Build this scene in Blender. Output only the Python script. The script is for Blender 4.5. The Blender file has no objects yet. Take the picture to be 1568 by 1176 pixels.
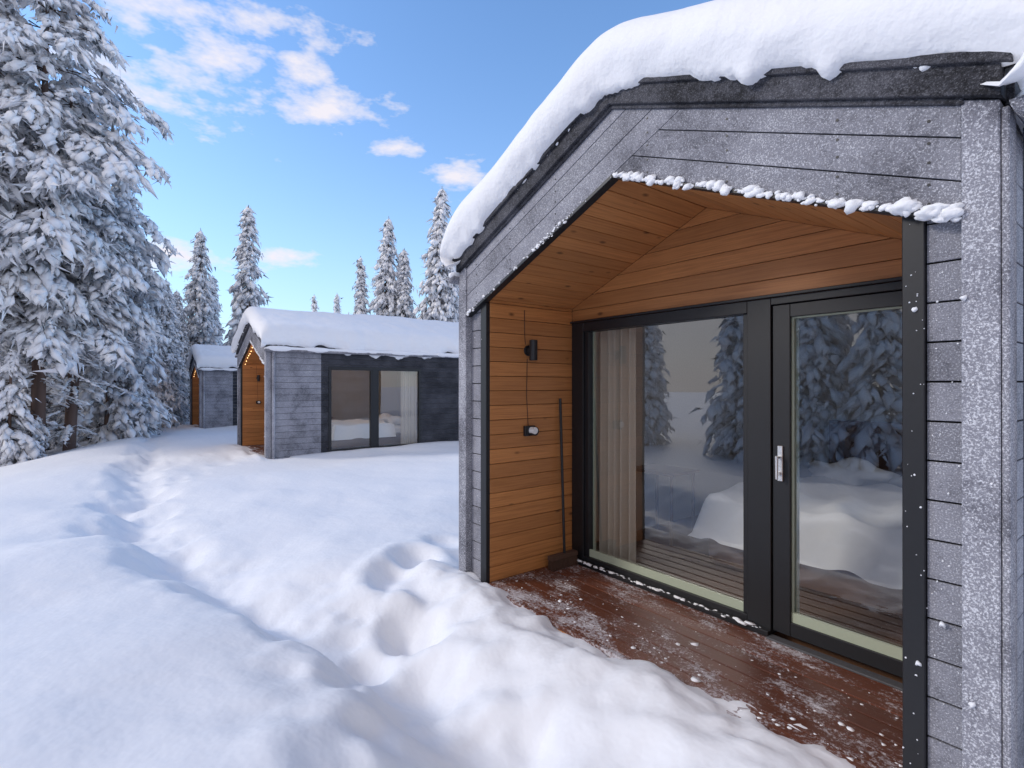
import bpy, bmesh, math, random
import numpy as np
from mathutils import Vector
random.seed(3); rng=np.random.default_rng(5)
scene=bpy.context.scene
scene.view_settings.view_transform='Standard'
scene.view_settings.look='None'
scene.view_settings.exposure=0
COL=scene.collection
# ------------------------------------------------------------ noise
_T=np.random.default_rng(11).random((256,256))
def vn(x,y,s=0):
    x=np.asarray(x,float)+s*17.31; y=np.asarray(y,float)+s*9.77
    xi=np.floor(x).astype(int); yi=np.floor(y).astype(int)
    fx=x-xi; fy=y-yi
    fx=fx*fx*fx*(fx*(fx*6-15)+10); fy=fy*fy*fy*(fy*(fy*6-15)+10)
    a=_T[xi&255,yi&255]; b=_T[(xi+1)&255,yi&255]; c=_T[xi&255,(yi+1)&255]; d=_T[(xi+1)&255,(yi+1)&255]
    return (a*(1-fx)+b*fx)*(1-fy)+(c*(1-fx)+d*fx)*fy-0.5
def fbm(x,y,s=0,o=4):
    r=0;a=1
    for i in range(o):
        r=r+a*vn(x*2**i,y*2**i,s+i*3); a*=.5
    return r
# ------------------------------------------------------------ materials
def newmat(name):
    m=bpy.data.materials.new(name); m.use_nodes=True
    nt=m.node_tree; bs=nt.nodes['Principled BSDF']
    return m,nt,bs
def N(nt,t,**k):
    n=nt.nodes.new(t)
    for a,b in k.items(): setattr(n,a,b)
    return n
def noise(nt,vec,scale,detail=4,rough=.55):
    n=N(nt,'ShaderNodeTexNoise'); n.inputs['Scale'].default_value=scale
    n.inputs['Detail'].default_value=detail; n.inputs['Roughness'].default_value=rough
    if vec: nt.links.new(vec,n.inputs['Vector'])
    return n.outputs['Fac']
def ramp(nt,fac,stops):
    n=N(nt,'ShaderNodeValToRGB'); cr=n.color_ramp
    while len(cr.elements)<len(stops): cr.elements.new(.5)
    for e,(p,c) in zip(cr.elements,stops):
        e.position=p; e.color=(c,c,c,1) if not hasattr(c,'__len__') else (*c,1)
    nt.links.new(fac,n.inputs[0]); return n.outputs[0]
def mixc(nt,f,a,b):
    n=N(nt,'ShaderNodeMix',data_type='RGBA')
    for s,v in ((n.inputs[0],f),(n.inputs[6],a),(n.inputs[7],b)):
        if hasattr(v,'is_linked') or hasattr(v,'links'): nt.links.new(v,s)
        elif isinstance(v,(int,float)): s.default_value=v
        else: s.default_value=(*v,1)
    return n.outputs[2]
def math_(nt,op,a,b=None,c=None,clamp=False):
    n=N(nt,'ShaderNodeMath',operation=op); n.use_clamp=clamp
    for i,v in enumerate((a,b,c)):
        if v is None: continue
        if isinstance(v,(int,float)): n.inputs[i].default_value=v
        else: nt.links.new(v,n.inputs[i])
    return n.outputs[0]
def bump(nt,bs,h,strength,dist):
    b=N(nt,'ShaderNodeBump'); b.inputs['Strength'].default_value=strength; b.inputs['Distance'].default_value=dist
    nt.links.new(h,b.inputs['Height']); nt.links.new(b.outputs[0],bs.inputs['Normal'])
def objc(nt): return N(nt,'ShaderNodeTexCoord').outputs['Object']
def mapping(nt,v,sc):
    m=N(nt,'ShaderNodeMapping'); m.inputs['Scale'].default_value=sc; nt.links.new(v,m.inputs['Vector']); return m.outputs[0]
def attr(nt,name):
    a=N(nt,'ShaderNodeAttribute'); a.attribute_name=name; return a

def mat_snow(name,fine=40,bs_=.35,dist=.02,col=(.865,.87,.895)):
    m,nt,bs=newmat(name); o=objc(nt)
    n1=noise(nt,o,fine,2,.6)
    bs.inputs['Base Color'].default_value=(*col,1)
    bs.inputs['Roughness'].default_value=.65; bs.inputs['Specular IOR Level'].default_value=.2
    bump(nt,bs,n1,bs_,dist); return m
M_snow=mat_snow('snow',10,.30,.025)
M_rsnow=mat_snow('roof_snow',24,.4,.018)
M_lump=mat_snow('snow_lump',60,.4,.01)
def mat_frost(name,dark,light,amount,crys=.55,cs_=170,lo=.54,hi=.66):
    m,nt,bs=newmat(name); o=objc(nt)
    mid=noise(nt,o,34,3,.75); big=noise(nt,o,2.6,3,.65)
    v=noise(nt,o,cs_,3,.8)
    f=math_(nt,'MULTIPLY_ADD',v,.9,math_(nt,'MULTIPLY_ADD',mid,.9,math_(nt,'MULTIPLY',big,1.3)))
    f=ramp(nt,math_(nt,'MULTIPLY',f,.33),[(.47-amount*.14,0.0),(.62-amount*.12,1.0)])
    a=attr(nt,'bv').outputs['Fac']
    dk=mixc(nt,a,tuple(x*.8 for x in dark),tuple(x*1.25 for x in dark))
    lt=mixc(nt,a,tuple(x*.84 for x in light),tuple(min(1,x*1.12) for x in light))
    c=mixc(nt,f,dk,lt)
    v=math_(nt,'MULTIPLY_ADD',math_(nt,'SUBTRACT',big,.5),.22,v); sp=ramp(nt,v,[(lo,0.0),(hi,1.0)])
    c=mixc(nt,math_(nt,'MULTIPLY',sp,crys*amount),c,(.78,.79,.84))
    nt.links.new(c,bs.inputs['Base Color']); bs.inputs['Roughness'].default_value=.8
    bs.inputs['Specular IOR Level'].default_value=.25
    bump(nt,bs,mid,.35,.006); return m
M_frost=mat_frost('frosted_grey_board',(.05,.05,.06),(.235,.235,.268),.95,.72)
M_trim=mat_frost('frosted_trim',(.055,.055,.07),(.23,.23,.265),.95,.8,140,.51,.63)
M_fascia=mat_frost('black_fascia',(.013,.013,.016),(.08,.08,.095),.25,.5)
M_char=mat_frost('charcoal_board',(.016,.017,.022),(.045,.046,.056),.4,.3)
def mat_plain(name,c,r=.5,metal=0,sc=60,b=.1,var=.25):
    m,nt,bs=newmat(name); o=objc(nt); n=noise(nt,o,sc,2,.6)
    cc=mixc(nt,n,tuple(x*(1-var) for x in c),tuple(min(1,x*(1+var)) for x in c))
    nt.links.new(cc,bs.inputs['Base Color']); bs.inputs['Roughness'].default_value=r; bs.inputs['Metallic'].default_value=metal
    return m
M_black=mat_plain('black_paint',(.010,.010,.012),.45)
M_metal=mat_plain('brushed_metal',(.75,.75,.75),.35,.7)
M_white=mat_plain('white_plastic',(.75,.75,.75),.4)
M_pale=mat_plain('pale_inner_frame',(.40,.44,.33),.4,var=.05)
M_wall_in=mat_plain('interior_wall',(.48,.44,.39),.8)
M_back=mat_plain('dark_backing',(.015,.012,.01),.9)
M_floor_in=mat_plain('interior_floor',(.13,.065,.035),.4)
M_curt=mat_plain('curtain_cloth',(.58,.51,.42),.9,sc=200)
M_bed=mat_plain('bed_linen',(.86,.85,.85),.9,sc=20,b=.4,var=.04)
M_bristle=mat_plain('bristles',(.08,.04,.025),.8)
M_grate=mat_plain('aluminium_sill',(.10,.10,.105),.6,.3)
def mat_wood(name,base,dark,rough=.5):
    m,nt,bs=newmat(name)
    g=attr(nt,'gc').outputs['Vector']; a=attr(nt,'bv').outputs['Fac']
    g1=mapping(nt,g,(1.2,26,1)); n1=noise(nt,g1,2.2,4,.6)
    g2=mapping(nt,g,(.6,90,1)); n2=noise(nt,g2,1.6,2,.6)
    vo=N(nt,'ShaderNodeTexVoronoi'); nt.links.new(mapping(nt,g,(3.4,7.5,1)),vo.inputs['Vector']); vo.inputs['Scale'].default_value=1
    kn=ramp(nt,vo.outputs['Distance'],[(.05,1.0),(.14,0.0)])
    c=mixc(nt,a,tuple(x*.80 for x in base),tuple(x*1.16 for x in base))
    c=mixc(nt,math_(nt,'MULTIPLY',ramp(nt,n1,[(.42,0.0),(.66,1.0)]),.5),c,dark)
    c=mixc(nt,math_(nt,'MULTIPLY',ramp(nt,n2,[(.45,0.0),(.6,1.0)]),.25),c,dark)
    c=mixc(nt,math_(nt,'MULTIPLY',kn,.85),c,tuple(x*.35 for x in dark))
    nt.links.new(c,bs.inputs['Base Color']); bs.inputs['Roughness'].default_value=rough
    return m
M_wood=mat_wood('orange_pine_board',(.52,.22,.07),(.28,.10,.03))
M_ceil=mat_wood('pine_ceiling_board',(.52,.225,.075),(.28,.10,.033))
def mat_deck():
    m,nt,bs=newmat('frosty_deck_board'); o=objc(nt)
    g=attr(nt,'gc').outputs['Vector']; a=attr(nt,'bv').outputs['Fac']
    n1=noise(nt,mapping(nt,g,(1.5,40,1)),2.2,4,.6)
    c=mixc(nt,n1,(.050,.015,.008),(.20,.060,.028)); c=mixc(nt,math_(nt,'MULTIPLY',a,.6),c,(.065,.021,.012))
    big=noise(nt,mapping(nt,o,(1,1.6,1)),2.4,3,.7); fi=noise(nt,o,48,4,.85)
    fr=math_(nt,'ADD',big,math_(nt,'MULTIPLY',fi,1.15))
    sp=N(nt,'ShaderNodeSeparateXYZ'); nt.links.new(o,sp.inputs[0])
    e=math_(nt,'MULTIPLY',math_(nt,'ABSOLUTE',math_(nt,'SUBTRACT',sp.outputs[1],.50)),.22)
    fr=math_(nt,'ADD',fr,e)
    f=ramp(nt,math_(nt,'MULTIPLY',fr,.5),[(.575,0.0),(.62,.5),(.67,1.0)])
    c=mixc(nt,math_(nt,'MULTIPLY',f,.75),c,(.66,.65,.68))
    nt.links.new(c,bs.inputs['Base Color'])
    nt.links.new(math_(nt,'MULTIPLY_ADD',f,.3,.45),bs.inputs['Roughness']); bs.inputs['Specular IOR Level'].default_value=.3
    bump(nt,bs,n1,.4,.004); return m
M_deck=mat_deck()
def mat_glass():
    m,nt,bs=newmat('window_glass'); nt.nodes.remove(bs); out=nt.nodes['Material Output']
    ge=N(nt,'ShaderNodeNewGeometry'); dt=N(nt,'ShaderNodeVectorMath',operation='DOT_PRODUCT')
    nt.links.new(ge.outputs['Incoming'],dt.inputs[0]); nt.links.new(ge.outputs['Normal'],dt.inputs[1])
    c=math_(nt,'SUBTRACT',1.0,math_(nt,'ABSOLUTE',dt.outputs['Value']),None,True)
    f=math_(nt,'MULTIPLY_ADD',math_(nt,'POWER',c,3.5),.80,.155,True)   # coated double glazing
    tr=N(nt,'ShaderNodeBsdfTransparent'); tr.inputs[0].default_value=(.88,.90,.90,1)
    gl=N(nt,'ShaderNodeBsdfGlossy'); gl.inputs['Roughness'].default_value=.012; gl.inputs[0].default_value=(.97,.98,1,1)
    nz=noise(nt,objc(nt),1.1,1); b=N(nt,'ShaderNodeBump'); b.inputs['Strength'].default_value=.04; b.inputs['Distance'].default_value=.05
    nt.links.new(nz,b.inputs['Height']); nt.links.new(b.outputs[0],gl.inputs['Normal'])
    mx=N(nt,'ShaderNodeMixShader')
    nt.links.new(f,mx.inputs[0]); nt.links.new(tr.outputs[0],mx.inputs[1]); nt.links.new(gl.outputs[0],mx.inputs[2])
    nt.links.new(mx.outputs[0],out.inputs[0]); return m
M_glass=mat_glass()
def mat_emit(name,c,s):
    m,nt,bs=newmat(name); bs.inputs['Emission Color'].default_value=(*c,1); bs.inputs['Emission Strength'].default_value=s
    bs.inputs['Base Color'].default_value=(*c,1); m.cycles.emission_sampling='NONE'; return m
M_bulb=mat_emit('warm_bulb',(1,.6,.25),5)
def mat_flat(name,c):
    m,nt,bs=newmat(name); nt.nodes.remove(bs); a=attr(nt,'tv').outputs['Fac']
    d=N(nt,'ShaderNodeBsdfDiffuse'); nt.links.new(mixc(nt,a,c[0],c[1]),d.inputs[0])
    nt.links.new(d.outputs[0],nt.nodes['Material Output'].inputs[0]); return m
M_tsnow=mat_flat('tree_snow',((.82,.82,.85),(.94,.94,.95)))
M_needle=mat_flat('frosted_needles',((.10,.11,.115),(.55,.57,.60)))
M_bark=mat_flat('bark',((.09,.065,.055),(.20,.135,.11)))

# ------------------------------------------------------------ mesh builder
class MB:
    def __init__(s): s.v=[];s.f=[];s.m=[];s.bv=[];s.gc=[]
    def add(s,vs,fs,mi=0,bv=None,gc=None):
        o=len(s.v); s.v+= [tuple(p) for p in vs]; s.f+=[tuple(i+o for i in f) for f in fs]; s.m+=[mi]*len(fs)
        if bv is None: bv=random.random()
        s.bv+=[bv]*len(vs); s.gc+= gc if gc else [tuple(p) for p in vs]
    def box(s,x0,x1,y0,y1,z0,z1,mi=0):
        s.add([(x0,y0,z0),(x1,y0,z0),(x1,y1,z0),(x0,y1,z0),(x0,y0,z1),(x1,y0,z1),(x1,y1,z1),(x0,y1,z1)],
              [(0,3,2,1),(4,5,6,7),(0,1,5,4),(1,2,6,5),(2,3,7,6),(3,0,4,7)],mi)
    def prism(s,poly,O,U,V,W,t,mi=0,bv=None,gc=None):
        O,U,V,W=map(Vector,(O,U,V,W)); n=len(poly)
        P=[O+U*a+V*b for a,b in poly]; Q=[p+W*t for p in P]
        fs=[tuple(range(n))[::-1],tuple(range(n,2*n))]+[(i,(i+1)%n,n+(i+1)%n,n+i) for i in range(n)]
        s.add(P+Q,fs,mi,bv,(gc+gc) if gc else None)
    def cyl(s,p0,p1,r,n=12,mi=0,r2=None):
        p0=Vector(p0);p1=Vector(p1);d=(p1-p0).normalized()
        a=d.orthogonal().normalized();b=d.cross(a); r2=r if r2 is None else r2
        vs=[p0+(a*math.cos(2*math.pi*i/n)+b*math.sin(2*math.pi*i/n))*r for i in range(n)]+[p1+(a*math.cos(2*math.pi*i/n)+b*math.sin(2*math.pi*i/n))*r2 for i in range(n)]
        s.add(vs,[(i,(i+1)%n,n+(i+1)%n,n+i) for i in range(n)]+[tuple(range(n))[::-1],tuple(range(n,2*n))],mi)
    def blob(s,c,r,mi=0,sub=2,sq=(1,1,1)):
        bm=bmesh.new(); bmesh.ops.create_icosphere(bm,subdivisions=sub,radius=1)
        k=random.random()*50
        P=np.array([v.co[:] for v in bm.verts]); d=1+.8*fbm(P[:,0]*1.3+k,P[:,1]*1.3+P[:,2]*1.7,2,3)
        vs=(P*d[:,None]*r*np.array(sq)+np.array(c)).tolist()
        bm.verts.index_update(); s.add(vs,[tuple(v.index for v in f.verts) for f in bm.faces],mi); bm.free()
    def mesh(s,name,mats,smooth=False):
        me=bpy.data.meshes.new(name); me.from_pydata(s.v,[],s.f)
        for m in mats: me.materials.append(m)
        me.polygons.foreach_set('material_index',s.m)
        a=me.attributes.new('bv','FLOAT','POINT'); a.data.foreach_set('value',s.bv)
        a=me.attributes.new('gc','FLOAT_VECTOR','POINT'); a.data.foreach_set('vector',np.array(s.gc,dtype=np.float32).ravel())
        bm=bmesh.new(); bm.from_mesh(me); bmesh.ops.recalc_face_normals(bm,faces=bm.faces); bm.to_mesh(me); bm.free()
        if smooth: me.polygons.foreach_set('use_smooth',[True]*len(me.polygons))
        me.update(); return me
def clip(poly,nx,ny,d):
    out=[]
    for i in range(len(poly)):
        a=poly[i-1];b=poly[i]; da=nx*a[0]+ny*a[1]-d; db=nx*b[0]+ny*b[1]-d
        if (da<=0)!=(db<=0):
            t=da/(da-db); out.append((a[0]+(b[0]-a[0])*t,a[1]+(b[1]-a[1])*t))
        if db<=0: out.append(b)
    return out
def boards(mb,region,ang,w,gap,O,U,V,W,t,mi=0,off=0):
    c,s_=math.cos(ang),math.sin(ang)
    bs=[-x*s_+y*c for x,y in region]
    k0=math.floor((min(bs)-off)/w); k1=math.ceil((max(bs)-off)/w)
    for k in range(k0,k1+1):
        lo=off+k*w; hi=lo+w-gap
        p=clip(region,-s_,c,hi)
        if len(p)<3: continue
        p=clip(p,s_,-c,-lo)
        if len(p)<3: continue
        r=random.random()*30
        ar=abs(sum(p[i-1][0]*p[i][1]-p[i][0]*p[i-1][1] for i in range(len(p))))/2
        if ar<1e-4: continue
        gc=[(x*c+y*s_+r,-x*s_+y*c+r*1.7,r) for x,y in p]
        mb.prism(p,O,U,V,W,t,mi,None,gc)
# ------------------------------------------------------------ cabin (local: front plane y=0, deck z=0, ridge x=0)
L=7.2; SL=.41; ZP=3.35; OL,OR=-1.35,1.41; YB=.93
zr=lambda x: ZP-SL*abs(x)
zo=lambda x: 2.825-.415*abs(x)
AX=((1,0,0),(0,0,1))
parts={}
def part(name,mb,mats,smooth=False,bev=0): parts[name]=(mb.mesh(name,mats,smooth),bev)
A=math.atan(SL); FB=.125
h=MB()
m=lambda x: zr(x)-FB
xi=( (m(0)-2.825)/(.415+SL) )
left=[(-1.59,zo(-1.59)),(0,2.825),(xi,m(xi)),(0,m(0)),(-1.59,m(-1.59))]
right=[(0.004,2.821),(1.59,zo(1.59)),(1.59,m(1.59)),(xi+.004,m(xi+.004))]
cs=math.cos(A)
boards(h,left,A,.140,.006,(0,0,0),*AX,(0,-1,0),.045,0,off=2.825*cs)
boards(h,right,-A,.140,.006,(0,0,0),*AX,(0,-1,0),.045,0,off=2.825*cs-.03)
part('gable_cladding',h,[M_frost],bev=.002)
k=MB()
for x in (.25,.72,1.2,1.5,-.5,-1.0,-1.45):
    for j in range(3):
        z=zo(x)+.03+j*.15
        for dz in (0,.07):
            k.cyl((x,-.044,z+dz),(x,-.0475,z+dz),.0055,8)
part('nail_heads',k,[M_black])
b=MB()
b.prism([(-1.6,zo(1.6)+.012),(0,2.84),(1.6,zo(1.6)+.012),(1.6,zr(1.6)-.1),(0,zr(0)-.1),(-1.6,zr(1.6)-.1)],(0,.002,0),*AX,(0,1,0),.10,0)
part('gable_backing',b,[M_back])
p=MB()
for (x0,x1) in ((-1.589,-1.432),(1.482,1.589)):
    boards(p,[(x0,-.5),(x1,-.5),(x1,2.35),(x0,2.35)],0,.145,.007,(0,.012,0),*AX,(0,-1,0),.012,0)
part('post_boards',p,[M_frost],bev=.0015)
p=MB()
for s in (-1,1):
    x0,x1=sorted((s*1.592,s*1.692))
    p.prism([(x0,-.5),(x1,-.5),(x1,zr(x1)-FB-.004),(x0,zr(x0)-FB-.004)],(0,.02,0),*AX,(0,-1,0),.075,0)
    x0,x1=sorted((s*1.694,s*1.715))
    p.box(x0,x1,-.05,.06,-.5,2.5)
part('corner_trim',p,[M_trim],bev=.004)
p=MB()
p.box(OL-.08,OL,-.018,.02,-.3,2.235); p.box(OR,OR+.07,-.018,.02,-.3,2.22)
for s,xa in ((-1,1.59),(1,1.47)):
    p.prism([(0,2.825),(s*xa,zo(xa)),(s*xa,zo(xa)-.022),(0,2.80)],(0,.01,0),*AX,(0,-1,0),.062)
part('opening_trim',p,[M_black],bev=.003)
f=MB()
for s in (-1,1):
    f.prism([(0,zr(0)),(s*1.70,zr(1.70)),(s*1.70,zr(1.70)-FB),(0,zr(0)-FB)],(0,.0,0),*AX,(0,-1,0),.085)
    f.prism([(0,zr(0)-FB+.002),(s*1.60,zr(1.60)-FB+.002),(s*1.60,zr(1.60)-FB-.022),(0,zr(0)-FB-.022)],(0,.0,0),*AX,(0,-1,0),.062)
    f.prism([(0,zr(0)+.018),(s*1.73,zr(1.73)+.018),(s*1.73,zr(1.73)-.02),(0,zr(0)-.02)],(0,-.02,0),*AX,(0,-1,0),.085)
    f.box(*sorted((s*1.694,s*1.72)),.0,L,2.50,2.655)
part('fascia',f,[M_fascia],bev=.003)
r=MB()
for s in (-1,1):
    r.prism([(0,zr(0)-.003),(s*1.69,zr(1.69)-.003),(s*1.69,zr(1.69)-.10),(0,zr(0)-.10)],(0,.004,0),*AX,(0,1,0),L)
part('roof_deck',r,[M_back])
g=MB()
for s in (-1,1):
    n=10; cx=s*1.775; cz=2.50; R=.055
    pts=[(cx+R*math.cos(math.pi+math.pi*i/n),cz+R*math.sin(math.pi+math.pi*i/n)) for i in range(n+1)]
    pts+=[(cx+(R-.006)*math.cos(2*math.pi-math.pi*i/n),cz+(R-.006)*math.sin(2*math.pi-math.pi*i/n)) for i in range(n+1)]
    for i in range(n):
        g.prism([pts[i],pts[i+1],pts[2*n-i],pts[2*n+1-i]],(0,-.085,0),*AX,(0,1,0),L+.1)
    g.prism(pts[:n+1],(0,-.092,0),*AX,(0,1,0),.007)
    g.cyl((s*1.76,.10,-.4),(s*1.76,.10,2.46),.036,14)
part('gutter_and_downpipe',g,[M_trim],True)
s1=MB(); WY0,WY1,WZ1=1.38,3.91,2.13
SX=((0,1,0),(0,0,1))
def side(mb,y0,y1,z0,z1,mi,sg): 
    boards(mb,[(y0,z0),(y1,z0),(y1,z1),(y0,z1)],0,.145,.006,(sg*1.66,0,0),*SX,(sg,0,0),.03,mi)
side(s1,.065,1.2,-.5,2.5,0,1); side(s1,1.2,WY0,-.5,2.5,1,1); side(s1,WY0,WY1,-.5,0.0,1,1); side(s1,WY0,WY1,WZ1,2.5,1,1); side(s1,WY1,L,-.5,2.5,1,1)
side(s1,.065,L,-.5,2.5,0,-1)
part('side_cladding',s1,[M_frost,M_char],bev=.002)
w=MB()
w.box(1.60,1.655,YB+.12,WY0,-.5,2.55); w.box(1.60,1.655,WY0,WY1,-.5,-.0); w.box(1.60,1.655,WY0,WY1,WZ1,2.55); w.box(1.60,1.655,WY1,L-.1,-.5,2.55)
w.box(-1.655,-1.60,YB+.12,L-.1,-.5,2.55)
w.box(-1.69,1.69,L-.1,L,-.5,2.6)
w.prism([(-1.69,2.6),(1.69,2.6),(0,3.24)],(0,L-.1,0),*AX,(0,1,0),.1)
w.box(-1.6,1.6,YB+.125,L-.1,2.42,2.46)
w.box(-1.6,1.6,4.75,4.83,0,2.42)
part('inner_walls',w,[M_wall_in])
w=MB()
w.box(-1.655,OL-.026,.02,YB+.12,-.5,2.55); w.box(OR+.026,1.655,.02,YB+.12,-.5,2.5)
w.prism([(-1.55,2.135),(1.55,2.135),(1.55,2.5),(0,3.2),(-1.55,2.5)],(0,YB+.028,0),*AX,(0,1,0),.09)
w.prism([(-1.6,zo(1.6)+.022),(0,2.847),(1.6,zo(1.6)+.022),(1.6,zo(1.6)+.04),(0,2.87),(-1.6,zo(1.6)+.04)],(0,.11,0),*AX,(0,1,0),YB-.1)
part('porch_backing',w,[M_back])
w=MB()
boards(w,[(.02,-.02),(YB,-.02),(YB,zo(OL)+.0),(.02,zo(OL)+.0)],0,.118,.004,(OL-.025,0,0),*SX,(1,0,0),.025,0)
boards(w,[(.02,-.02),(YB,-.02),(YB,zo(OR)),(.02,zo(OR))],0,.118,.004,(OR+.025,0,0),*SX,(-1,0,0),.025,0)
boards(w,[(OL,2.135),(OR,2.135),(OR,zo(OR)),(0,2.825),(OL,zo(OL))],0,.118,.004,(0,YB+.025,0),*AX,(0,-1,0),.025,0,off=.01)
part('porch_wall_boards',w,[M_wood],bev=.002)
w=MB()
for sg in (-1,1):
    U=Vector((sg*1,0,-.415)).normalized(); Wn=Vector((sg*.415,0,1)).normalized()
    ln=(OR if sg>0 else -OL)*math.sqrt(1+.415**2)
    boards(w,[(0.003,.012),(ln,.012),(ln,YB),(0.003,YB)],math.pi/2,.118,.004,(0,0,2.825),U,(0,1,0),Wn,.018,0)
part('porch_ceiling_boards',w,[M_ceil],bev=.002)
d=MB()
boards(d,[(-1.345,-.05),(1.405,-.05),(1.405,YB-.02),(-1.345,YB-.02)],0,.121,.011,(0,0,-.03),(1,0,0),(0,1,0),(0,0,1),.03,0)
part('deck_boards',d,[M_deck],bev=.003)
d=MB(); d.box(-1.345,1.405,-.035,-.005,-.3,-.034)
part('deck_edge',d,[M_wood])
d=MB(); d.box(-1.345,1.405,.0,YB,-.35,-.06)
part('deck_joists',d,[M_back])
k=MB()
y0,y1=YB-.012,YB+.10
k.box(-1.33,-1.20,y0,y1,0,2.13); k.box(.30,.455,y0,y1,0,2.13); k.box(1.31,1.405,y0,y1,0,2.13)
k.box(-1.20,.30,y0,y1,2.05,2.13); k.box(.455,1.31,y0,y1,2.085,2.13)
k.box(-1.20,.30,y0,y1,0.0,.075)
k.box(-1.2,-1.15,y0+.02,y1-.02,.075,2.05); k.box(.262,.30,y0+.02,y1-.02,.075,2.05)
k.box(.462,.568,y0+.012,y1-.02,.03,2.08); k.box(1.195,1.305,y0+.012,y1-.02,.03,2.08)
k.box(.568,1.195,y0+.012,y1-.02,2.0,2.08); k.box(.568,1.195,y0+.012,y1-.02,.03,.115)
k.box(-1.345,.46,YB-.06,YB-.013,.0,.035); k.box(-1.349,-1.331,y0+.005,y1,0,2.13)
k.box(-1.349,1.405,YB-.03,YB-.013,2.131,2.15)
sx0,sx1=1.60,1.70
k.box(sx0,sx1,WY0,WY0+.07,0,WZ1); k.box(sx0,sx1,WY1-.07,WY1,0,WZ1); k.box(sx0,sx1,WY0+.07,WY1-.07,WZ1-.08,WZ1); k.box(sx0,sx1,WY0+.07,WY1-.07,0,.08)
k.box(sx0,sx1+.002,2.50,2.64,.08,WZ1-.08)
k.box(sx0+.01,1.70,2.64,2.68,.08,WZ1-.08); k.box(sx0+.01,1.70,2.46,2.50,.08,WZ1-.08)
part('window_frames',k,[M_black],bev=.003)
k=MB()
yy=YB+.016
for x0,x1,z0,z1 in ((-1.15,.262,.075,2.05),(.568,1.195,.115,2.0)):
    k.box(x0,x1,yy,yy+.020,z0,z0+.06)
    if x0>0: k.box(x0,x0+.011,yy+.006,yy+.020,z0+.06,z1); k.box(x0+.011,x1,yy+.008,yy+.020,z1-.010,z1)
    k.box(x0,x0+.02,YB+.06,YB+.08,z0,z1); k.box(x1-.02,x1,YB+.06,YB+.08,z0,z1)
part('inner_frames',k,[M_pale])
k=MB()
for x0,x1,z0,z1 in ((-1.15,.262,.075,2.05),(.568,1.195,.115,2.0)):
    k.add([(x0,YB+.042,z0),(x1,YB+.042,z0),(x1,YB+.042,z1),(x0,YB+.042,z1)],[(0,1,2,3)])
for a0,a1 in ((WY0+.07,2.46),(2.68,WY1-.07)):
    k.add([(1.65,a0,.08),(1.65,a1,.08),(1.65,a1,WZ1-.08),(1.65,a0,WZ1-.08)],[(0,1,2,3)])
part('glass_panes',k,[M_glass])
k=MB(); k.box(.497,.528,YB-.014,YB-.002,.98,1.20)
k.cyl((.512,YB-.004,1.13),(.512,YB-.06,1.13),.010); k.cyl((.512,YB-.055,1.14),(.512,YB-.055,.995),.010,12,0,.008)
k.cyl((.512,YB-.004,1.03),(.512,YB-.03,1.03),.012)
part('door_handle',k,[M_metal],False,.002)
k=MB()
k.box(.46,1.40,YB-.085,YB-.015,.0,.012)
part('door_sill',k,[M_grate],bev=.003)
k=MB(); k.box(-1.6,1.6,YB+.1,L-.1,-.05,-.003)
part('interior_floor',k,[M_floor_in])
def curtain(mb,p0,p1,z0,z1,amp,n=110,waves=9):
    p0=np.array(p0);p1=np.array(p1);d=p1-p0;nn=np.array((-d[1],d[0]))/np.hypot(*d)
    vs=[]
    for i in range(n+1):
        t=i/n;o=amp*(math.sin(t*waves*2*math.pi)+.4*math.sin(t*waves*4.3+1))
        for z in (z0,(z0+z1)/2,z1):
            q=p0+d*t+nn*o*(1.1-.4*(z-z0)/(z1-z0)); vs.append((q[0],q[1],z))
    mb.add(vs,[(3*i+j,3*i+3+j,3*i+4+j,3*i+1+j) for i in range(n) for j in (0,1)])
k=MB(); curtain(k,(-1.22,YB+.20),(-.80,YB+.22),.03,2.25,.035,waves=5.5)
curtain(k,(1.50,3.40),(1.50,3.86),.03,2.25,.03,waves=7)
part('curtains',k,[M_curt],True)
k=MB()
k.box(-.5,1.15,1.75,3.9,.05,.32,1)
part('bed_base',k,[M_back,M_floor_in],bev=.01)
k=MB()
k.box(-.53,1.18,1.7,3.92,.325,.54)
part('mattress',k,[M_bed],bev=.06)
# duvet: one soft folded sheet draped over the mattress
k=MB()
nu,nv_=70,70; vs=[]
for i in range(nu+1):
    for j in range(nv_+1):
        x=-.62+1.89*i/nu; y=1.62+1.75*j/nv_
        ex=max(0,-.50-x,x-1.15); ey=max(0,1.73-y)
        z=.595+.07*float(fbm(x*1.5,y*1.5+3,70,3))+.05*abs(math.sin(6*x+2.5*y+2*float(fbm(x,y,71,2))))**3-3.2*max(ex,ey)
        vs.append((x,y,max(z,.26)))
k.add(vs,[(i*(nv_+1)+j,(i+1)*(nv_+1)+j,(i+1)*(nv_+1)+j+1,i*(nv_+1)+j+1) for i in range(nu) for j in range(nv_)])
for i in range(2): k.blob((-.08+i*.78,3.62,.66),.26,0,3,(1.25,.75,.5))
part('duvet_and_pillows',k,[M_bed],True)
k=MB(); k.box(-1.55,-1.0,1.95,2.4,.68,.71)
for x in (-1.5,-1.05):
    for y in (1.99,2.36): k.cyl((x,y,0),(x,y,.68),.018,8)
k.box(-.65,1.3,4.62,4.74,.3,1.15); k.box(.2,.75,4.70,4.745,1.5,1.95)
part('table_and_headboard',k,[M_floor_in],bev=.004)
k=MB(); wx=OL
k.cyl((wx+.075,.41,1.785),(wx+.075,.41,1.955),.034,20); k.cyl((wx,.41,1.87),(wx+.05,.41,1.87),.03,16); k.cyl((wx,.41,1.87),(wx+.014,.41,1.87),.045,16)
part('wall_lamp',k,[M_black],False,.002)
k=MB()
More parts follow.
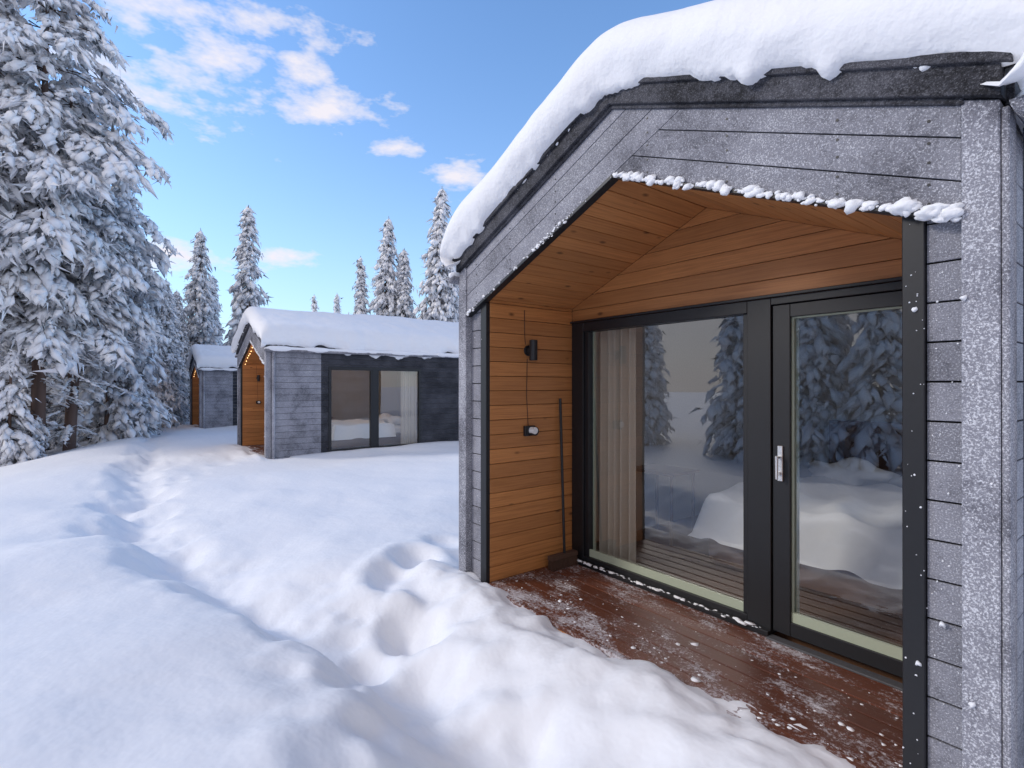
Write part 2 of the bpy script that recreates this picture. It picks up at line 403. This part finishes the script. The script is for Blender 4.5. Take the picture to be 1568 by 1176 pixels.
k.box(wx,wx+.03,.36,.47,1.15,1.235,0); k.cyl((wx+.03,.44,1.19),(wx+.07,.44,1.19),.038,18,0)
k.cyl((wx+.028,.425,1.197),(wx+.085,.425,1.197),.029,18,1)
part('outdoor_socket',k,[M_black,M_white],bev=.003)
k=MB()
pts=[(wx+.006,.37,2.21),(wx+.006,.372,2.0),(wx+.006,.38,1.92)]
for a_,b_ in zip(pts,pts[1:]): k.cyl(a_,b_,.003,6)
pts=[(wx+.006,.40,1.80),(wx+.006,.392,1.5),(wx+.006,.41,1.23)]
for a_,b_ in zip(pts,pts[1:]): k.cyl(a_,b_,.003,6)
part('cable',k,[M_bristle])
k=MB()
for i in range(620):
    x=random.uniform(-1.57,1.58)
    dn=float(fbm(x*2.6,1.3,4,4))
    if random.random()>(.45+1.5*dn+(.25 if x>0 else .05)): continue
    rr=min(.022,.004+random.expovariate(1/.005))*(1.1 if x>0 else .55)
    k.blob((x,-.053-rr*.3,zo(x)-.008+random.gauss(0,.008)),rr,0,2,(random.uniform(1,1.8),.8,random.uniform(.7,1.2)))
for x,q in ((1.43,.030),(1.455,.022),(1.52,.034),(1.565,.028)): k.blob((x,-.06,zo(x)+.008),q,0,3,(1.3,.9,.8))
for i in range(160):
    x=random.uniform(1.41,1.69) if random.random()<.8 else random.uniform(-1.69,-1.4)
    yy=-.056 if abs(x)>1.59 else (-.019 if abs(x)<1.48 else -.001)
    k.blob((x,yy,random.uniform(0,2.2)),random.choice([.0012,.0015,.002,.0025,.003,.004]),0,1)
for z,x in ((1.88,1.60),(1.86,1.45),(.55,1.46),(.49,1.62),(.72,1.53)): k.blob((x,-.06 if x>1.59 else -.02,z),.0085,0,2)
for i in range(300):
    x=random.uniform(-1.70,1.70); hh=max(0,float(fbm(x*3.4,7.7,6,4)))
    k.blob((x,-.085,zr(x)+.02-hh*.08*random.random()),.010+hh*.03*random.random(),0,2,(1.4,.7,1.1))
for i in range(110):
    x=random.uniform(-1.3,.44); k.blob((x,YB-.05+random.gauss(0,.01),.034),abs(random.gauss(0,.006))+.002,0,1,(2.5,1.1,.7))
for i in range(130):
    x=random.uniform(-1.3,1.38);y=abs(random.gauss(0,.33))
    if y<.85: k.blob((x,y,.001),.002+random.expovariate(1/.0035),0,1,(1.4,1.2,.4))
part('snow_lumps',k,[M_lump],True)
def roof_snow():
    T=.385; r=.29; ov=.08
    def axis(lo,hi,n,phi0,r):
        ph=np.linspace(math.radians(phi0),math.pi/2,18)
        p=r*(1-np.cos(ph)); kk=(np.sin(ph)-math.sin(math.radians(phi0)))/(1-math.sin(math.radians(phi0)))
        mid=np.linspace(lo+r,hi-r,n)[1:-1]
        return np.r_[lo+p,mid,(hi-p)[::-1]],np.r_[kk,np.ones(len(mid)),kk[::-1]]
    xs,kx=axis(-1.72-ov,1.72+ov,150,-50,r); ys,ky=axis(-.105-ov,L+.1,190,-45,.25)
    X,Y=np.meshgrid(xs,ys,indexing='ij'); KX,KY=np.meshgrid(kx,ky,indexing='ij'); K=KX*KY
    base=ZP-SL*np.sqrt(X*X+.02)
    Z=base+T*K*(1+.16*fbm(X*.9,Y*.9,3,3))+.025*fbm(X*3,Y*3,5,3)*K+.012
    Z-=(.14*(1-KX)**2)*np.clip(1.2+1.6*fbm(Y*1.2,X*0+1,8,3),0.2,2)
    dr=np.clip(fbm(X*6+3,Y*5,9,5)+.05,0,1)
    Z-=np.where(K<.14,dr*.12,0)*(1-K/.14).clip(0,1)
    sx=np.sign(X)*(1-KX)*.05*fbm(Y*2.2,np.sign(X)*3+Z*2,12,4)*2
    sy=np.where(Y<1,-1.0,0.0)*(1-KY)*.03*fbm(X*2.4,Z*2.4,13,4)*2
    X2=X+sx;Y2=Y+sy
    nx,ny=X.shape
    V=np.stack([X2,Y2,Z],-1).reshape(-1,3)
    idx=np.arange(nx*ny).reshape(nx,ny)
    F=np.stack([idx[:-1,:-1],idx[1:,:-1],idx[1:,1:],idx[:-1,1:]],-1).reshape(-1,4).tolist()
    rim=list(idx[:,0])+list(idx[-1,1:])+list(idx[::-1,-1][1:])+list(idx[0,::-1][1:-1])
    rim=[int(i) for i in rim]
    vs=V.tolist(); o=len(vs)
    for i in rim:
        x,y,z=vs[i]; xx=max(-1.55,min(1.55,x)); vs.append((xx,max(.05,min(L-.1,y)),ZP-SL*abs(xx)-.03))
    n=len(rim)
    for i in range(n): F.append([rim[i],o+i,o+(i+1)%n,rim[(i+1)%n]])
    me=bpy.data.meshes.new('roof_snow'); me.from_pydata(vs,[],F); me.materials.append(M_rsnow)
    bm=bmesh.new(); bm.from_mesh(me); bmesh.ops.recalc_face_normals(bm,faces=bm.faces); bm.to_mesh(me); bm.free()
    me.polygons.foreach_set('use_smooth',[True]*len(me.polygons)); return me
parts['roof_snow']=(roof_snow(),0)
k=MB()
for s in (-1,1):
    n=260; M=12; vs=[]
    for i in range(n+1):
        y=-.10+(L+.1)*i/n; R=.055+.03*float(fbm(y*2.3,s*2.0,21,4)); R=max(.02,R)*(min(1,.3+i/6))
        for j in range(M):
            a=2*math.pi*j/M; vs.append((s*1.775+R*1.15*math.cos(a),y,2.515+R*math.sin(a)))
    k.add(vs,[(i*M+j,i*M+(j+1)%M,(i+1)*M+(j+1)%M,(i+1)*M+j) for i in range(n) for j in range(M)]+[tuple(range(M))])
part('gutter_snow',k,[M_rsnow],True)

def place_cabin(loc,lights):
    e=bpy.data.objects.new('wooden_cabin',None); e.location=loc; COL.objects.link(e)
    for n,(me,bev) in parts.items():
        o=bpy.data.objects.new(n,me); COL.objects.link(o); o.parent=e
        if bev:
            b_=o.modifiers.new('bev','BEVEL'); b_.width=bev; b_.segments=1 if n!='mattress' else 4; b_.limit_method='ANGLE'
    if lights:
        k=MB()
        for t in np.linspace(-1.2,1.2,17):
            k.blob((t,.06,zo(t)-.06-.02*math.sin(t*9)),.011,0,1)
        o=bpy.data.objects.new('string_lights',k.mesh('string_lights',[M_bulb])); COL.objects.link(o); o.parent=e
        for nm,en,lo in (('porch_light',4,(0,.4,2.3)),('bedroom_lamp',10,(.2,3.0,2.2))):
            if nm=='bedroom_lamp' and loc[0]<-20: continue
            ld=bpy.data.lights.new(nm,'POINT'); ld.energy=en; ld.color=(1,.66,.36); ld.shadow_soft_size=.12
            o=bpy.data.objects.new(nm,ld); o.location=lo; COL.objects.link(o); o.parent=e
    return e
place_cabin((-2.08,2.39,0),False)
place_cabin((-14.62,2.86,-.10),True)
place_cabin((-27.1,3.0,-.28),True)
k=MB(); bx,by=-3.43,2.39
k.cyl((bx+.10,by+.74,.11),(bx+.025,by+.76,1.46),.012,12,0)
k.box(bx+.07,bx+.13,by+.57,by+.87,.085,.12,1)
for i in range(30):
    for j in range(5):
        x=bx+.078+j*.011;y=by+.58+i*.0098
        k.cyl((x,y,.085),(x+(j-2)*.005,y+random.uniform(-.006,.006),.004),.004,4,1)
o=bpy.data.objects.new('push_broom',k.mesh('push_broom',[M_black,M_bristle])); COL.objects.link(o)

# ------------------------------------------------------------ terrain
PATH=[(-1.2,.80),(-2.0,1.0),(-2.6,1.08),(-3.2,1.05),(-4.16,.84),(-5.54,.45),(-7.1,.25),(-8.7,.22),(-11,.35),(-14.1,.53),(-20.6,1.0),(-27,1.6)]
def dist_path(X,Y,P):
    D=np.full(X.shape,1e9);S=np.zeros(X.shape)
    for a,b_ in zip(P,P[1:]):
        a=np.array(a);b2=np.array(b_);d=b2-a;l=d@d
        t=np.clip(((X-a[0])*d[0]+(Y-a[1])*d[1])/l,0,1)
        dx=X-(a[0]+t*d[0]);dy=Y-(a[1]+t*d[1]);q=np.hypot(dx,dy)
        sg=np.sign(d[0]*dy-d[1]*dx)
        m_=q<D; D=np.where(m_,q,D);S=np.where(m_,sg*q,S)
    return D,S
prints=[]
def trail(P,step,seed,off=.13,dp=1.0):
    rr=random.Random(seed);side_=1
    for a,b_ in zip(P,P[1:]):
        d=math.hypot(b_[0]-a[0],b_[1]-a[1]);n=int(d/step)
        for i in range(n):
            t=(i+rr.uniform(-.3,.3))/n; x=a[0]+(b_[0]-a[0])*t;y=a[1]+(b_[1]-a[1])*t; nx=-(b_[1]-a[1])/d;ny=(b_[0]-a[0])/d
            prints.append((x+nx*off*side_+rr.uniform(-.1,.1),y+ny*off*side_+rr.uniform(-.08,.08),rr.uniform(.10,.22),rr.uniform(.02,.06)*dp)); side_*=-1
trail(PATH,.42,1,.17,.8)
trail([(-3.0,1.35),(-3.5,1.8),(-4.0,2.1),(-4.6,3.2)],.36,2,.16,1.3)
trail([(-14.1,.53),(-14.3,2.5)],.5,4)
trail([(-8.7,.22),(-12.,1.4),(-14.3,2.4)],.55,5,dp=.6)
prints+= [(-3.62,2.05,.17,.15),(-3.98,1.85,.17,.13),(-3.3,1.68,.16,.11),(-4.3,2.2,.15,.10),(-3.05,2.0,.12,.08),(-2.6,1.5,.16,.06),(-1.9,1.5,.17,.05),(-2.3,1.75,.12,.05),(-1.5,1.75,.14,.05)]
def ground(X,Y):
    z=.011*np.minimum(X,0)
    Ye=-1.5+np.maximum(-12.5-X,0)*.17
    s=Ye-Y; sp=np.log1p(np.exp(np.clip(s*2.2,-30,30)))/2.2
    z=z-1.9*(1-np.exp(-sp*.30/1.9))
    z=z+.12*fbm(X*.35,Y*.35,30,3)*np.clip(1.2-np.exp(-((X)**2+(Y)**2)/4),0,1)
    z=z+.14*fbm(X*.75+2,Y*.9,33,2)*np.clip(1-np.hypot(X+3,Y)/14,0,1)
    D,S=dist_path(X+.28*fbm(X*.9,Y*.9,40,4),Y+.36*fbm(X*1.1,Y*1.1,41,4),PATH)
    far=np.exp(-np.maximum(-X-6,0)/14)
    t_=np.clip((S-.14)/.36,-1,1); st=.5+.5*np.sin(t_*math.pi/2)
    z=z+(.23*st)*far+.06*(1-st)*(1-np.exp(-(D/.65)**2))*far
    z=z-.12*np.exp(-(D/.40)**2)*np.clip(far+.25,0,1)
    tr=np.exp(-((Y-1.65)/.55)**2)*np.clip((X+4.8)/1.0,0,1)*(X<1.5)
    z=z+tr*(-.06+.12*fbm(X*2.0,Y*2.0,50,4))
    z=z+.010*fbm(X*4,Y*4,51,3)*(1+3*tr)
    z=z+.045*fbm(X*5,Y*5,55,3)*np.exp(-(D/.5)**2)*np.clip(far+.2,0,1)
    for (px,py,r_,d_) in prints:
        q=((X-px)/(r_*1.35))**2+((Y-py)/r_)**2
        z=z-np.where(q<9,d_*np.exp(-q*q*.8)-.20*d_*np.exp(-((np.sqrt(q)-1.7)/.45)**2),0)
    for cx,cy,cz in ((-2.08,2.39,0),(-14.62,2.86,-.1),(-27.1,3.0,-.28)):
        yl=Y-cy; xl=X-cx
        inx=np.clip((1.95-np.abs(xl))/.25,0,1)
        m1=np.clip((yl+.8)/.7,0,1); m1=m1*m1*(3-2*m1)*inx*(yl<.45)
        z=z*(1-m1)+(cz+.03-np.clip(yl+.10+.35*fbm(X*2.1,Y*2.1+3,60,4),-.2,.6)*.26+.035*fbm(X*9,Y*9,61,3))*m1
        m2=(np.abs(xl)<1.62)&(yl>.42)&(yl<L)
        z=np.where(m2,np.minimum(z,cz-.12),z)
        dw=np.abs(np.abs(xl)-1.72); m3=(yl>.0)&(yl<L+.3)&(np.abs(xl)>1.6)
        z=z+np.where(m3,.10*np.exp(-(dw/.6)**2)*np.clip(yl/1.5,0,1),0)
    return z
def axisc(lo,a,b_,hi,d0,g):
    mid=list(np.arange(a,b_,d0)); up=[b_];d=d0
    while up[-1]<hi: d*=1+g; up.append(up[-1]+d)
    dn=[a];d=d0
    while dn[-1]>lo: d*=1+g; dn.append(dn[-1]-d)
    return np.array(dn[::-1][:-1]+mid+up)
gx=axisc(-320,-6.0,.3,320,.033,.025); gy=axisc(-320,-.2,2.9,320,.033,.028)
GX,GY=np.meshgrid(gx,gy,indexing='ij'); GZ=ground(GX,GY)
def fastmesh(name,V,F,mats,mi=None,smooth=True,tv=None):
    me=bpy.data.meshes.new(name); V=np.asarray(V,np.float32);F=np.asarray(F,np.int32);k_=F.shape[1]
    me.vertices.add(len(V)); me.vertices.foreach_set('co',V.ravel())
    me.loops.add(F.size); me.loops.foreach_set('vertex_index',F.ravel())
    me.polygons.add(len(F)); me.polygons.foreach_set('loop_start',np.arange(0,F.size,k_,dtype=np.int32))
    for m_ in mats: me.materials.append(m_)
    if mi is not None: me.polygons.foreach_set('material_index',np.asarray(mi,np.int32))
    me.polygons.foreach_set('use_smooth',np.full(len(F),smooth))
    if tv is not None:
        a=me.attributes.new('tv','FLOAT','POINT'); a.data.foreach_set('value',np.asarray(tv,np.float32))
    me.update(calc_edges=True); me.validate(); return me
nx,ny=GX.shape; idx=np.arange(nx*ny).reshape(nx,ny)
F=np.stack([idx[:-1,:-1],idx[1:,:-1],idx[1:,1:],idx[:-1,1:]],-1).reshape(-1,4)
o=bpy.data.objects.new('snow_ground',fastmesh('snow_ground',np.stack([GX,GY,GZ],-1).reshape(-1,3),F,[M_snow])); COL.objects.link(o)
def gz(x,y): return float(ground(np.array([[float(x)]]),np.array([[float(y)]]))[0,0])

# ------------------------------------------------------------ trees
OCT=np.array([(1.15,0,0),(-1,0,0),(0,1,0),(0,-1,0),(0,0,1),(0,0,-1),(.55,.5,.45),(-.4,-.55,.5)],float)
OCF=np.array([(0,2,6),(2,4,6),(4,0,6),(2,1,4),(1,3,7),(3,4,7),(4,1,7),(3,0,4),(2,0,5),(1,2,5),(3,1,5),(0,3,5)])
def make_tree(name,seed,H,R,kind,dens=1.0,cs_=1.0,k_=2):
    g=np.random.default_rng(seed)
    Vs=[];Fs=[];Ms=[];Ts=[];cnt=0
    def addm(V,F_,mi,tv):
        nonlocal cnt
        Vs.append(V);Fs.append(F_+cnt);Ms.append(np.full(len(F_),mi) if np.isscalar(mi) else mi);Ts.append(np.broadcast_to(tv,(len(V),)));cnt+=len(V)
    lean=g.normal(0,.012,2)
    bend=g.normal(0,.15,2) if kind=='pine' else g.normal(0,.05,2)
    def axis_(h): 
        q=h/H; return np.array([lean[0]*h+bend[0]*math.sin(q*3),lean[1]*h+bend[1]*math.sin(q*2.4)])
    n=9;K=16;tv=[];r0=.009*H+.02
    for i in range(K+1):
        h=H*i/K-.4*(i==0); c=axis_(max(h,0)); r_=r0*(1-i/K)**.8+.012
        for j in range(n): tv.append((c[0]+r_*math.cos(2*math.pi*j/n),c[1]+r_*math.sin(2*math.pi*j/n),h))
    tf=[]
    for i in range(K):
        for j in range(n):
            a,b_,c_,d_=i*n+j,i*n+(j+1)%n,(i+1)*n+(j+1)%n,(i+1)*n+j; tf+=[(a,b_,c_),(a,c_,d_)]
    addm(np.array(tv,float),np.array(tf),2,g.random(len(tv)))
    C=[];D_=[];S_=[];limbs=[];B_=[]
    CB=.27
    h=H*(CB if kind=='pine' else .07)
    while h<H*.985:
        q=h/H
        if kind=='pine':
            qq=(q-CB)/(1-CB); Lb=R*(.35+1.1*math.sin(math.pi*min(1,qq*.85+.12))**.8)*(1-.55*qq**3)
            nb=g.integers(3,6); step=.34
        else:
            Lb=R*((1-q)**.82)*(1.0 if q>.15 else .75)+.10; nb=g.integers(5,8); step=.19+.17*(1-q)
        for b_ in range(nb):
            az=g.uniform(0,2*math.pi); l=Lb*g.uniform(.5,1.2); hh=h+g.uniform(-.1,.1)
            up=g.uniform(.0,.4) if kind=='pine' else g.uniform(-.3,.05)+.5*q**4
            dr=g.uniform(.5,.95) if kind!='pine' else g.uniform(.6,1.0)
            dirh=np.array([math.cos(az),math.sin(az)]);lat=np.array([-dirh[1],dirh[0]])
            c0=axis_(hh); br=g.random()
            def pt(s): return np.array([*(c0+dirh*l*s*(1-.12*s)),hh+l*(up*s-dr*s*s*.75)])
            limbs.append([pt(s) for s in (0,.33,.66,1)])
            m_=max(3,int(l*12*dens))
            s=g.uniform(.22 if kind!='pine' else .3,1.03,m_)
            wid=(.34*l*(1-.75*s)+.06)
            lo=g.uniform(-1,1,m_)*wid
            for si,li in zip(s,lo):
                p_=pt(si); p_[:2]+=lat*li; p_[2]-=abs(li)*g.uniform(.35,.95)+g.uniform(0,.06)
                e=1e-2; tg=pt(si+e)-pt(si); tg/=np.linalg.norm(tg)
                dd=tg*.8+np.array([*lat,0])*np.sign(li)*min(1,abs(li)*5)*.7+np.array([0,0,-.45-.5*g.random()])
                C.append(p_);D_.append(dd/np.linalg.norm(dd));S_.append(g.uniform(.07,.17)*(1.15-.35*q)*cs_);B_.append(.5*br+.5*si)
        h+=step*g.uniform(.8,1.2)
    if kind=='pine':
        for i in range(44):
            hh=g.uniform(.05,.30)*H;az=g.uniform(0,6.28);l=g.uniform(.4,1.8);c0=axis_(hh)
            limbs.append([np.array([c0[0]+math.cos(az)*l*s,c0[1]+math.sin(az)*l*s,hh-.35*l*s*s]) for s in (0,.33,.66,1)])
            for s in (.3,.4,.5,.6,.7,.8,.9,1.0):
                q_=np.array([c0[0]+math.cos(az)*l*s,c0[1]+math.sin(az)*l*s,hh-.35*l*s*s+.02]); C.append(q_);D_.append(np.array([math.cos(az),math.sin(az),-.5])/1.12);S_.append(g.uniform(.05,.10));B_.append(.8)
    for i in range(8):
        c0=axis_(H*.99); C.append(np.array([c0[0],c0[1],H-.07*i]));D_.append(np.array([0,0,1.]));S_.append(.04+.006*i);B_.append(.9)
    for lb in limbs:
        lv=[]
        for i,p_ in enumerate(lb):
            rr=.022*(1-i/3.4)
            for a in (0,2.1,4.2): lv.append(p_+np.array([0,0,1])*rr*math.cos(a)+np.array([rr*math.sin(a),rr*math.sin(a),0]))
        lf=[]
        for i in range(3):
            for j in range(3):
                a,b2,c_,d2=i*3+j,i*3+(j+1)%3,(i+1)*3+(j+1)%3,(i+1)*3+j; lf+=[(a,b2,c_),(a,c_,d2)]
        addm(np.array(lv),np.array(lf),2,.2)
    C=np.array(C);D_=np.array(D_);S_=np.array(S_);B_=np.array(B_);M_=len(C)
    up=np.array([0,0,1.]); side_=np.cross(D_,up); side_/=np.linalg.norm(side_,axis=1,keepdims=True)+1e-6; nn=np.cross(side_,D_)
    a=S_*g.uniform(1.1,2.1,M_);b2=S_*g.uniform(.55,1.05,M_);c_=S_*g.uniform(.35,.75,M_)
    nv=len(OCT)
    jit=1+g.uniform(-.35,.35,(M_,nv))
    T=OCT[None]*jit[...,None]
    V=C[:,None]+D_[:,None]*(T[...,0:1]*a[:,None,None])+side_[:,None]*(T[...,1:2]*b2[:,None,None])+nn[:,None]*(T[...,2:3]*c_[:,None,None])
    Ft=(OCF[None]+nv*np.arange(M_)[:,None,None]).reshape(-1,3)
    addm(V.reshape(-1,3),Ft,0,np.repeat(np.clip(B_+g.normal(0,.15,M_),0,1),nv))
    base=np.repeat(C,k_,0)+g.normal(0,1,(M_*k_,3))*np.repeat(S_,k_)[:,None]*np.array([.7,.7,.6])-np.array([0,0,1])*np.repeat(S_,k_)[:,None]*.6
    dd=np.repeat(D_,k_,0)+g.normal(0,.55,(M_*k_,3)); dd/=np.linalg.norm(dd,axis=1,keepdims=True)
    w_=np.cross(dd,g.normal(0,1,(M_*k_,3))); w_/=np.linalg.norm(w_,axis=1,keepdims=True)
    ln=np.repeat(S_,k_)[:,None]*g.uniform(1.3,2.6,(M_*k_,1))
    tv=np.stack([base-w_*ln*.16,base+w_*ln*.16,base+dd*ln],1).reshape(-1,3)
    mi=np.where(g.random(M_*k_)<.55,0,1)
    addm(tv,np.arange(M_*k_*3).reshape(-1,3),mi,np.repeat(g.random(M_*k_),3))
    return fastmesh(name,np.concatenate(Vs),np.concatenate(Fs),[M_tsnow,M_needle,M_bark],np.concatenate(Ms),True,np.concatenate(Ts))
SP=[make_tree('spruce_a',1,12,1.75,'spruce',.75,1.12),make_tree('spruce_b',2,12,1.45,'spruce',.8,1.1),make_tree('spruce_c',3,12,2.0,'spruce',.75,1.12)]
PN=[make_tree('pine_a',4,14,1.9,'pine',1.7),make_tree('pine_b',5,14,2.2,'pine',1.6)]
SM=[make_tree('sapling_a',7,4,.8,'spruce',1.2,.9,1),make_tree('sapling_b',8,4,1.0,'spruce',1.0,.9,1)]
LO=[make_tree('spruce_d',11,12,1.9,'spruce',.42,1.6,1),make_tree('pine_c',12,12,2.1,'pine',.7,1.5,1)]
H0={**{m_.name:12 for m_ in SP+LO},**{m_.name:14 for m_ in PN},**{m_.name:4 for m_ in SM}}
def tree(name,me,x,y,H,wide=1.0,parent=None):
    o=bpy.data.objects.new(name,me); s=H/H0[me.name]; o.scale=(s*wide,s*wide,s)
    o.location=(x,y,gz(x,y)-.05); o.rotation_euler=(0,0,random.uniform(0,6.28)); COL.objects.link(o)
    if parent: o.parent=parent
    return o
for x,y,H,kd,i,w_ in [(-21.3,-3.1,17,'p',0,1),(-21.2,-1.75,15.5,'p',1,1.1),(-22.3,-1.1,13.0,'p',0,1.2),(-24.1,-.1,10.8,'s',2,1.2),(-26.6,.5,9.2,'s',0,1.2),
      (-30,2.0,7.2,'s',2,1.25),(-29,1.2,7.8,'s',0,1.2),(-34.5,2.6,7.2,'s',0,1.2),(-37.2,4.1,11.6,'s',2,1.1),(-38.8,5.2,9.2,'s',0,1.1),(-33,6.3,12.3,'s',0,1.15),(-36,3.4,7.6,'s',2,1.2),
      (-28.3,12.3,11.5,'s',2,1.1),(-29.5,14.1,10.2,'s',0,1.1),(-28.9,11.2,9.3,'s',1,1.1),(-25.7,14.1,12.9,'s',2,1.1),(-26.4,15.6,10.2,'s',2,1.1),(-27.2,13.2,9.6,'s',0,1.1),
      (-56.3,16.9,11.8,'s',1,1),(-54.8,18.9,12.0,'s',0,1)]:
    me=PN[i] if kd=='p' else SP[i]
    tree('snowy_pine_tree' if kd=='p' else 'snowy_spruce_tree',me,x,y,H,w_)
F1=bpy.data.objects.new('forest',None); COL.objects.link(F1)
R2=random.Random(9)
n=0
while n<34:
    x=R2.uniform(-46,-23); y=R2.uniform(-13,2.5)
    fw=-x*.793+y*.609; rt=x*.609+y*.793
    if fw<17: continue
    tan=rt/fw
    if tan>-.62 or tan<-1.15: continue
    el=np.interp(tan,[-1.3,-.98,-.86,-.80,-.73,-.69,-.62],[.9,.85,.58,.40,.24,.18,.15])
    H=min(15,(el*fw*R2.uniform(.65,1.0))+1.58-gz(x,y))
    if H<4: continue
    kd=R2.random(); me=LO[1] if kd<.35 and H>8 else LO[0]
    tree('tree',me,x,y,H,1.15,F1); n+=1
for i in range(28):
    x=R2.uniform(-31,-19.5); y=-1.9+(-20-x)*.2+R2.uniform(-2.2,.2)
    tree('sapling',SM[R2.randrange(2)],x,y,R2.uniform(1.2,3.4),1.15,F1)
F2=bpy.data.objects.new('background_forest',None); COL.objects.link(F2)
for i in range(28):
    x=R2.uniform(-28,16); y=R2.uniform(-23,-15)
    tree('tree',LO[R2.random()<.35],x,y,R2.uniform(6.5,11.5),1.2,F2)
for i in range(18):
    x=R2.uniform(-85,-42); y=R2.uniform(3,40)
    tree('tree',LO[0],x,y,R2.uniform(4.5,6.8),1.1,F2)
# ------------------------------------------------------------ world
w=bpy.data.worlds.new('World'); scene.world=w; w.use_nodes=True; nt=w.node_tree
bg=nt.nodes['Background']; STR=.135; bg.inputs[1].default_value=STR
sunv=Vector((-.50,-.78,.50)).normalized()
el=math.asin(sunv.z); az=math.atan2(sunv.x,sunv.y)
sky=N(nt,'ShaderNodeTexSky',sky_type='NISHITA'); sky.sun_disc=False; sky.sun_elevation=el; sky.sun_rotation=az
sky.air_density=1.0; sky.dust_density=.5; sky.ozone_density=1.5
tc=N(nt,'ShaderNodeTexCoord').outputs['Generated']
sp=N(nt,'ShaderNodeSeparateXYZ'); nt.links.new(tc,sp.inputs[0])
AZ=math_(nt,'ARCTAN2',sp.outputs[1],math_(nt,'MULTIPLY',sp.outputs[0],-1.0))   # 0 = -X, positive towards +Y
EL=math_(nt,'ARCSINE',sp.outputs[2])
cmb=N(nt,'ShaderNodeCombineXYZ'); nt.links.new(AZ,cmb.inputs[0]); nt.links.new(EL,cmb.inputs[1])
n1=N(nt,'ShaderNodeTexNoise'); n1.inputs['Scale'].default_value=13; n1.inputs['Detail'].default_value=4; n1.inputs['Roughness'].default_value=.62; nt.links.new(mapping(nt,tc,(1,1,2.4)),n1.inputs['Vector'])
CL=[(240,15,100,28),(140,100,100,38),(320,110,110,62),(455,42,85,18),(457,117,46,26),(512,162,85,22),(600,227,42,10),(715,273,46,17),(270,392,95,20),(420,388,60,12)]
m0=None
for (px,py,wx_,wy_) in CL:
    u=(px-784)/800; v=(590-py)/800; dx=-.793+.609*u; dy=.609+.793*u; ll=math.hypot(dx,dy)
    a0=math.atan2(dy,-dx); e0=math.atan2(v,ll)
    k1=1/(1+u*u); sa=wx_/800*k1*1.15; se=wy_/800/ll*1.15
    vm=N(nt,'ShaderNodeVectorMath',operation='MULTIPLY_ADD'); nt.links.new(cmb.outputs[0],vm.inputs[0])
    vm.inputs[1].default_value=(1/sa,1/se,0); vm.inputs[2].default_value=(-a0/sa,-e0/se,0)
    ln=N(nt,'ShaderNodeVectorMath',operation='LENGTH'); nt.links.new(vm.outputs[0],ln.inputs[0]); q=ln.outputs['Value']
    m0=q if m0 is None else math_(nt,'MINIMUM',m0,q)
m0=math_(nt,'SUBTRACT',1.0,math_(nt,'MINIMUM',m0,2.2))
fld=math_(nt,'ADD',m0,math_(nt,'MULTIPLY',math_(nt,'SUBTRACT',n1.outputs['Fac'],.5),3.9))
fac=ramp(nt,math_(nt,'MULTIPLY',fld,.6,clamp=True),[(.0,0.0),(.28,.5),(.70,.95)])
haze=math_(nt,'POWER',math_(nt,'SUBTRACT',1.0,math_(nt,'ABSOLUTE',sp.outputs[2]),None,True),4.6)
gain=N(nt,'ShaderNodeVectorMath',operation='MULTIPLY'); nt.links.new(sky.outputs[0],gain.inputs[0]); gain.inputs[1].default_value=(1.40,1.76,2.12)
skyc=mixc(nt,math_(nt,'MULTIPLY',haze,.8),gain.outputs[0],(4.7,5.75,7.0))
c1=mixc(nt,fac,skyc,(7.0,6.65,7.1))
back=math_(nt,'ADD',math_(nt,'MULTIPLY',sp.outputs[1],-1.3),math_(nt,'MULTIPLY',sp.outputs[0],.9))
back=math_(nt,'ADD',back,math_(nt,'MULTIPLY',math_(nt,'SUBTRACT',n1.outputs['Fac'],.5),.8))
bf=ramp(nt,math_(nt,'MULTIPLY_ADD',back,.5,.5),[(.46,0.0),(.70,.9)])
c2=mixc(nt,bf,c1,(6.6,6.25,6.5))
nt.links.new(c2,bg.inputs[0])
w.cycles.sampling_method='MANUAL'; w.cycles.sample_map_resolution=256
sd=bpy.data.lights.new('sun','SUN'); sd.energy=1.6; sd.angle=math.radians(14); sd.color=(1,.94,.88)
so=bpy.data.objects.new('sun',sd); COL.objects.link(so); so.rotation_euler=(-sunv).to_track_quat('-Z','Y').to_euler()
# ------------------------------------------------------------ camera
cd=bpy.data.cameras.new('camera'); cd.lens=18.37; cd.sensor_width=36; cd.clip_start=.05; cd.clip_end=1500
co=bpy.data.objects.new('camera',cd); COL.objects.link(co); co.location=(0,0,1.58); co.rotation_euler=(math.radians(90.1),0,math.radians(52.5)); scene.camera=co
print('verts ground',nx*ny,'tree faces',[len(m_.polygons) for m_ in SP+PN+SM+LO])
